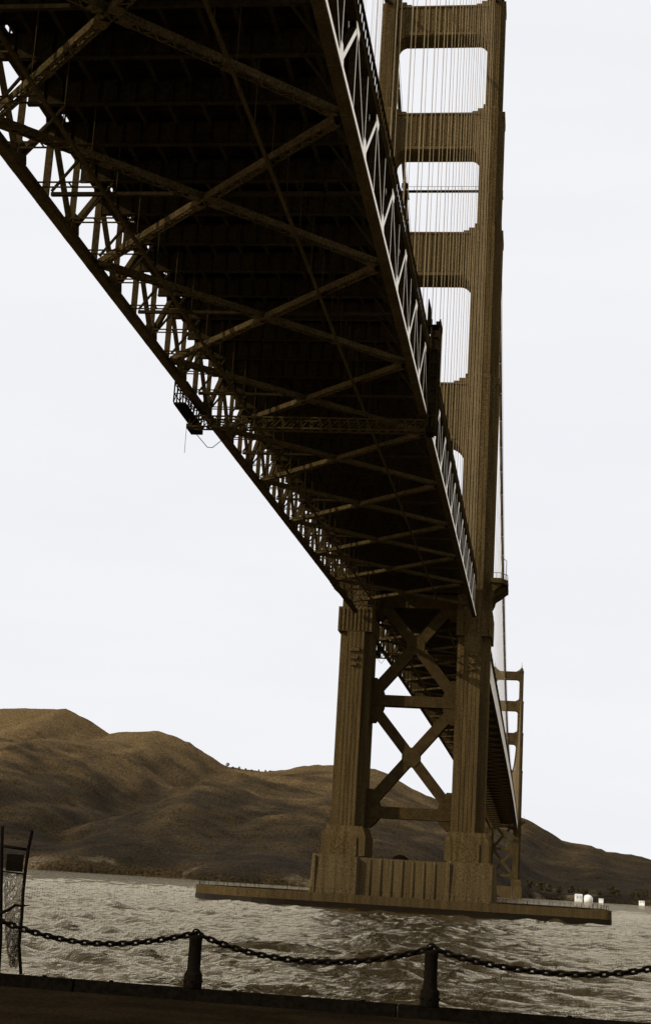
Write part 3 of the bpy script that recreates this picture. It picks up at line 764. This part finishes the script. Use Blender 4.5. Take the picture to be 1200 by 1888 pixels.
grow = lambda P, d: [(x*(1+d/50), y*(1+d/26)) for x, y in P]
ringwall(grow(oo, .06), oi, -5, .098).build('tidal_band', 'tide', ft)
m = MB(); n_ = 0
for i in range(len(oo)):
    (xa, ya), (xb, yb) = oo[i], oo[(i+1) % len(oo)]; L_ = math.hypot(xb-xa, yb-ya); k = max(1, int(L_/(8.0 if abs(xb-xa) < 1 else 2.6)))
    for q in (range(k) if L_ > 1 or i % 5 == 0 else ()):
        u = q/k; x_ = (xa+(xb-xa)*u)*.985; y_ = (ya+(yb-ya)*u)*.975
        m.box(x_-.045, x_+.045, y_-.045, y_+.045, 1.85, 2.9)
    m.bar((xa*.985, ya*.975, 2.85), (xb*.985, yb*.975, 2.85), .03, .03)
m.build('handrail', 'iron', ft)
# upturned boat on the pier top between the legs
t_ = thing('upturned_boat', (-1, -6.5, 9.9), 'small dark upturned boat lying on the pier top between the tower legs', 'boat')
m = MB(); k = len(m.v); ns, nc = 15, 9
for i in range(ns):
    u = -1+2*i/(ns-1); wd = .95*math.sqrt(max(0, 1-u*u))**.8+.03; hh = 1.2*(1-u*u)**.75+.03
    for j in range(nc):
        a = math.pi*j/(nc-1); m.v.append((-1+2.0*u, -6.5-wd*math.cos(a), 9.92+hh*math.sin(a)**.8))
for i in range(ns-1):
    for j in range(nc-1): m.f.append((k+i*nc+j, k+i*nc+j+1, k+(i+1)*nc+j+1, k+(i+1)*nc+j))
m.build('hull', 'iron', t_, None, True)
MB().bar((-2.6, -6.5, 10.55), (-1.0, -6.5, 11.15), .1, .12).bar((-1.0, -6.5, 11.152), (.6, -6.5, 10.552), .1, .12).build('keel', 'iron', t_)

# ------------------------------------------------------------------ main span
def zm(y): return 66.0 + 0.0165*y*(1 - y/1280.0)
ms = thing('deck_span', (0, 640, zm(640)), 'long truss deck running away behind the near tower to the far tower', 'bridge deck', 'bridge deck spans')
ys_m = np.linspace(8.6, 1271.4, 166)
def beam_m(m, x0, x1, h0, h1, ya=8.6, yb=1271.4, n=56):
    Y = np.linspace(ya, yb, n+1); k = len(m.v)
    for y in Y: z = zm(y); m.v += [(x0,y,z+h0),(x1,y,z+h0),(x1,y,z+h1),(x0,y,z+h1)]
    for i in range(n):
        a = k+4*i
        for j in range(4): m.f.append((a+j, a+(j+1)%4, a+4+(j+1)%4, a+4+j))
    m.f += [(k,k+1,k+2,k+3), (k+4*n+3,k+4*n+2,k+4*n+1,k+4*n)]
    return m
def SM(x, y, h): return Vector((x, y, zm(y)+h))
for sgn in (-1, 1):
    c = sgn*HW; pm = 'pale' if sgn > 0 else 'steel2'  # east web coloured as if brightly lit
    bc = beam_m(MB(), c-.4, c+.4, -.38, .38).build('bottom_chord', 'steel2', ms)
    if sgn > 0: beam_m(MB(), c+.402, c+.435, -.14, .30).build('lit_web_strip', 'pale', bc)  # brightness of the chord's east face put on as a pale strip
    beam_m(MB(), c-.36, c+.36, 7.27, 7.92).build('top_chord', 'steel', ms)
    m = MB()
    for i in range(len(ys_m)-1):
        ya, yb = ys_m[i], ys_m[i+1]; h0, h1 = (.45, 7.2) if i % 2 else (7.2, .45)
        m.bar(SM(c, ya, h0), SM(c, yb, h1), .5, .42 if i % 2 == 0 else .28, (0,1,0)); m.bar(SM(c, ya, .4), SM(c, ya, 7.25), .5, .25, (0,1,0))
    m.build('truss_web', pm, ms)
    railing(sgn*14.0 if sgn > 0 else -14.0, lambda y: zm(y)+8.36, 9, 1271, 1.1, 'railing', ms)
m = MB()
for y in ys_m: m.box(-13.3, 13.3, y-.22, y+.22, zm(y)+5.1, zm(y)+7.9)
m.build('floor_beam', 'steel', ms)
beam_m(MB(), -14.2, 14.1, 7.95, 8.35).build('deck_slab', 'soffit', ms)
MB().add([(-9.4,-9.6,zb(-9)+7.6),(9.4,-9.6,zb(-9)+7.6),(9.4,8.6,zm(9)+7.6),(-9.4,8.6,zm(9)+7.6),(-9.4,-9.6,zb(-9)+8.36),(9.4,-9.6,zb(-9)+8.36),(9.4,8.6,zm(9)+8.36),(-9.4,8.6,zm(9)+8.36)],
         [(0,3,2,1),(4,5,6,7),(0,1,5,4),(1,2,6,5),(2,3,7,6),(3,0,4,7)]).build('tower_deck', 'soffit', ms)
for x_ in (-7.75, 6.75): beam_m(MB(), x_-.17, x_+.17, -.78, -.35).build('traveller_rail', 'steel2', ms)
for i in range(0, 41):
    ya = ys_m[i*4]; yb = ys_m[i*4+4]
    m = MB(); m.bar(SM(13.2, ya, .1), SM(-13.2, yb, .1), .85, .6); m.build('lateral_brace', 'lattice', ms)
    m = MB(); m.bar(SM(-13.2, ya, .22), SM(13.2, yb, .22), .85, .6); m.build('lateral_brace', 'steel2', ms)

# ------------------------------------------------------------------ cables
def cz_main(y): return 229.0 - 147.5*(1-((y-640)/640.0)**2)
def cz_side(y): return 229.0 + 0.455*y + 0.00013*y*(y+343)
for sgn, lb in ((-1, 'thick left-hand suspension cable passing behind the near tower legs'), (1, 'thick right-hand suspension cable dropping behind the right edge of the near tower')):
    x = sgn*13.7
    ct = thing('main_cable', (x, 0, 229), lb, 'cable', 'main suspension cables')
    pts = [(x, y, cz_side(y)) for y in np.linspace(-330, 0, 20)] + [(x, y, cz_main(y)) for y in np.linspace(16, 1280, 80)]
    MB().tube(pts, .52, 10).build('cable', 'cable', ct, None, True)
    MB().tube([(x+.7, y+.0, z+1.25) for _, y, z in pts], .05, 4).build('hand_line', 'cable', ct)
    def susp(m, y, zt, zl):
        e = .023 if y < 0 else .018
        for dx, dy in ((-.24,-.16),(.24,-.16),(-.20,.16),(.20,.16)):
            m.add([(x+dx-e,y+dy,zl),(x+dx,y+dy-e,zl),(x+dx+e,y+dy,zl),(x+dx,y+dy+e,zl),(x+dx-e,y+dy,zt),(x+dx,y+dy-e,zt),(x+dx+e,y+dy,zt),(x+dx,y+dy+e,zt)],
                  [(0,1,5,4),(1,2,6,5),(2,3,7,6),(3,0,4,7)])
        m.box(x-.5, x+.5, y-.35, y+.35, zt-.65, zt+.55)
        m.box(x-.34, x+.34, y-.3, y+.3, zl-.1, zl+.5)
        return m
    for k in range(-4, 17):
        y = Y0+2*PAN*k
        if y < -20 and y > -326: susp(MB(), y, cz_side(y), zb(y)+7.9).build('suspender', 'rope', ct)
    rest = MB()
    for k in range(0, 82):
        y = 24+15.24*k
        if y > 1262: break
        if k < 70: susp(MB(), y, cz_main(y), zm(y)+7.9).build('suspender', 'rope', ct)
        else: susp(rest, y, cz_main(y), zm(y)+7.9)
    tag(rest.build('suspender', 'rope', ct), kind='stuff')
# work gangway slung between the cables behind the tower
y = 58.0; zc = cz_main(y)
t_ = thing('cable_gangway', (0, y, zc-1.5), 'thin work gangway slung between the two main cables, seen through the tower opening', 'work gangway')
m = MB(); m.box(-13.2, 13.2, y-.6, y+.6, zc-.9, zc-.55); m.build('walkway', 'iron', t_)
m = MB()
for xx in np.arange(-13, 13.1, 2.0): m.box(xx-.05, xx+.05, y-.58, y-.5, zc-.55, zc+.6)
m.box(-13.1, 13.1, y-.58, y-.52, zc+.5, zc+.6); m.build('handrail', 'iron', t_)
for sgn in (-1, 1):
    m = MB(); x_ = sgn*13.7
    m.box(x_-1.3, x_+1.3, y-1.6, y+1.6, zc-2.7, zc-2.4); m.box(x_-1.3, x_+1.3, y-1.65, y-1.5, zc-2.4, zc-1.2)
    for a in (-1.2, 1.2):
        for b in (-1.5, 1.5): m.bar((x_+a, y+b, zc-2.5), (x_+a*.6, y+b, zc+1.2), .16, .16)
    m.box(x_-.9, x_+.9, y-1.5, y+1.5, zc+.7, zc+1.3); m.box(x_-1.0, x_+.2, y-1.2, y+.8, zc-4.9, zc-2.72)
    m.build('cable_carriage', 'iron', t_)

# ------------------------------------------------------------------ maintenance travellers hung under the deck
def traveller(y, zr, label):
    t_ = thing('maintenance_traveller', (0, y, zr-1.8), label, 'maintenance gantry', 'maintenance gantries under the deck')
    zB, zT = zr-2.3, zr-.95
    m = MB()
    for yy in (y-.7, y+.7):
        for zz in (zB, zT): m.bar((-15.2, yy, zz), (15.2, yy, zz), .16, .18)
        n = 26
        for i in range(n):
            xa = -15.2+30.4*i/n; xb = -15.2+30.4*(i+1)/n
            m.bar((xa, yy, zB), (xa, yy, zT), .12, .12, (0,1,0)); m.bar((xa, yy, zB), (xb, yy, zT), .10, .10, (0,1,0))
    for i in range(27):
        xa = -15.2+30.4*i/26; m.bar((xa, y-.7, zB), (xa, y+.7, zB), .5, .08)
    m.build('crossbeam', 'steel2', t_)
    for x_ in (-7.75, 6.75):
        m = MB(); m.box(x_-.4, x_+.4, y-.9, y+.9, zT+.1, zr-.8); m.box(x_-.1, x_+.1, y-.4, y+.4, zr-.8, zr-.6); m.build('trolley', 'iron', t_)
    # hanging cage at the west end
    m = MB(); xa, xb, ya, yb = -15.9, -14.4, y-6.8, y+4.2; za, zc = zr-1.1, zr+1.5
    m.box(xa, xb, ya, yb, za-.22, za)
    for xx in (xa, xb):
        for yy in np.linspace(ya, yb, 8): m.bar((xx, yy, za), (xx, yy, zc), .15, .15)
        for zz in (za+1.1, za+2.3, zc): m.bar((xx, ya, zz), (xx, yb, zz), .10, .10)
        YY = np.linspace(ya, yb, 6)
        for i in range(5): m.bar((xx, YY[i], za), (xx, YY[i+1], za+2.3), .09, .09)
    for yy in (ya, yb):
        for zz in (za+1.1, za+2.3, zc): m.bar((xa, yy, zz), (xb, yy, zz), .10, .10)
    m.box(xa-.2, xa+1.3, yb-2.6, yb+.6, za-.75, za-.222); m.box(xb-1.2, xb-.2, ya+1.6, ya+4.2, za-.6, za-.222)
    m.build('cage', 'iron', t_)
    m = MB(); m.tube([(xa+.3, yb+.3, za-.5), (xa+1.5, yb+3, za-1.7), (xb, yb+6, za-.9), (xb+.8, yb+9, za+1.2)], .05, 5)
    m.build('rope', 'iron', t_); MB().tube([(xa, y+1, za-.3), (xa, y+1.02, za-4.2)], .03, 5).build('rope', 'iron', t_)
    # tower of platforms rising outside the east truss
    m = MB(); xa, xb, ya, yb = 14.3, 15.35, y-1.0, y+1.6; za, zc = zr-2.2, zr+10.6
    m.box(xa+.15, xb-.15, ya+.2, yb-.2, za, zc)
    for xx in (xa, xb):
        for yy in (ya, yb): m.bar((xx, yy, za-.2), (xx, yy, zc+1.3), .2, .2)
    for zz in np.arange(za, zc+.1, 1.7):
        m.box(xa-.08, xb+.08, ya-.08, yb+.08, zz-.09, zz+.09)
    m.build('tower', 'steel', t_)
    m = MB(); m.box(xa-.7, xb+.1, ya-.3, yb+.3, zc+.4, zc+.55); m.box(xb-.5, xb+.15, ya-.2, yb+.2, zc+.552, zc+1.0); m.box(xa-.7, xa-.3, ya, yb, zc+.552, zc+1.2)
    m.build('top_platform', 'iron', t_)
    MB().tube([(xa-.35, y, zc+.7), (xa-.4, y, zc+3.0), (xa-.55, y, zc+4.4)], [.30,.24,.05], 8).build('mast', 'iron', t_)
    m = MB(); m.box(14.2, 15.0, y-1.2, y+1.2, zr-2.6, zr-1.9); m.box(14.25, 14.7, y-.9, y+.9, zr-1.9, zr+.1); m.build('hanger', 'iron', t_)
traveller(-187.0, zb(-187), 'large dark maintenance gantry hung under the near deck span, cage at its left end')
traveller(58.0, zm(58), 'small distant maintenance gantry hung under the deck behind the near tower legs')

# ------------------------------------------------------------------ far shore: buildings and trees
def house(loc, wx, wy, hz, rot, label, gable=True):
    t_ = thing('shore_building', (0,0,0), label, 'building', 'white buildings on the far shore')
    MB().box(-wx/2, wx/2, -wy/2, wy/2, -3, hz).build('wall', 'white', t_)
    m = MB(); e = .3
    if gable: m.add([(-wx/2-e,-wy/2-e,hz),(wx/2+e,-wy/2-e,hz),(wx/2+e,wy/2+e,hz),(-wx/2-e,wy/2+e,hz),(-wx/2-e,0,hz+wy*.35),(wx/2+e,0,hz+wy*.35)], [(0,1,5,4),(2,3,4,5),(0,4,3),(1,2,5),(0,3,2,1)])
    else: m.box(-wx/2-e, wx/2+e, -wy/2-e, wy/2+e, hz, hz+.5)
    m.build('roof', 'roofgrey', t_)
    m = MB()
    for i in range(max(2, int(wx/3))):
        xx = -wx/2+wx*(i+.5)/max(2, int(wx/3)); m.box(xx-.5, xx+.5, -wy/2-.06, -wy/2+.05, hz*.4, hz*.75)
    m.build('window', 'window', t_)
    t_.location = loc; t_.rotation_euler = (0, 0, rot); return t_
def gz(x, y): return float(hill_z(np.array([x]), np.array([y]))[0])
SH = 1478
house((82, SH, 1.0), 7.5, 6, 3.8, .2, 'white gabled house on the far shore, left of the pale storage tank')
t_ = thing('storage_tank', (92.5, SH+2, 0), 'round domed white tank on the far shore beside the white house', 'tank')
MB().lathe((92.5, SH+2, 0), [(5.4,-2),(5.4,2.2),(5.0,3.8),(3.8,5.5),(2.0,6.5),(.3,6.8)], 24).build('shell', 'white', t_, None, True)
house((107, SH+4, .8), 5, 4, 2.2, -.1, 'tiny white shed on the far shore just right of the tank', False)
house((152, SH+12, .8), 6, 4, 2.6, 0, 'tiny white hut at the far right edge of the shore', False)
def tree(x, y, h, label, group='trees on the saddle'):
    z = gz(x, y)-.5; t_ = thing('tree', (x, y, z), label, 'tree', group)
    MB().tube([(x, y, z), (x+.2, y, z+h*.5), (x+.1, y, z+h*.8)], [.4,.3,.12], 6).build('trunk', 'bark', t_)
    m = MB()
    for i in range(130):
        a = random.uniform(0, 6.28); u = random.random()**.5; zz = random.uniform(.25, 1)
        rr = h*.45*u*math.sqrt(max(.05, 1-((zz-.55)/.5)**2)); c = Vector((x+rr*math.cos(a), y+rr*math.sin(a), z+h*zz))
        n = Vector((random.gauss(0,1), random.gauss(0,1), random.gauss(0,1))).normalized(); p_ = n.orthogonal().normalized(); q_ = n.cross(p_); s_ = h*random.uniform(.07, .15)
        m.add([c-p_*s_, c+q_*s_*.7, c+p_*s_, c-q_*s_*.7], [(0,1,2,3)])
    m.build('crown', 'leaf', t_)
tl = ['first', 'second', 'third', 'fourth', 'fifth', 'sixth', 'seventh', 'last']
for i, (x, h) in enumerate([(-425,6.5),(-417,4),(-407,5),(-397,3.8),(-388,3.4),(-377,3.2),(-367,3.6),(-360,3)]):
    tree(x, 1992, h, ('tallest dark tree at the left end of the hill saddle', 'second')[0] if i == 0 else 'small dark tree on the saddle between the hills, %s of eight from the left' % tl[i])

for i in range(16):                                        # dark clumps at the foot of the right-hand hillside
    x = 26+11.5*i+random.uniform(-4, 4)
    tree(x, float(shore_y(np.array([x]))[0])+random.uniform(14, 34), random.uniform(6.5, 12), 'dark bushy tree at the foot of the far right hillside by the water', 'trees along the far right shore')
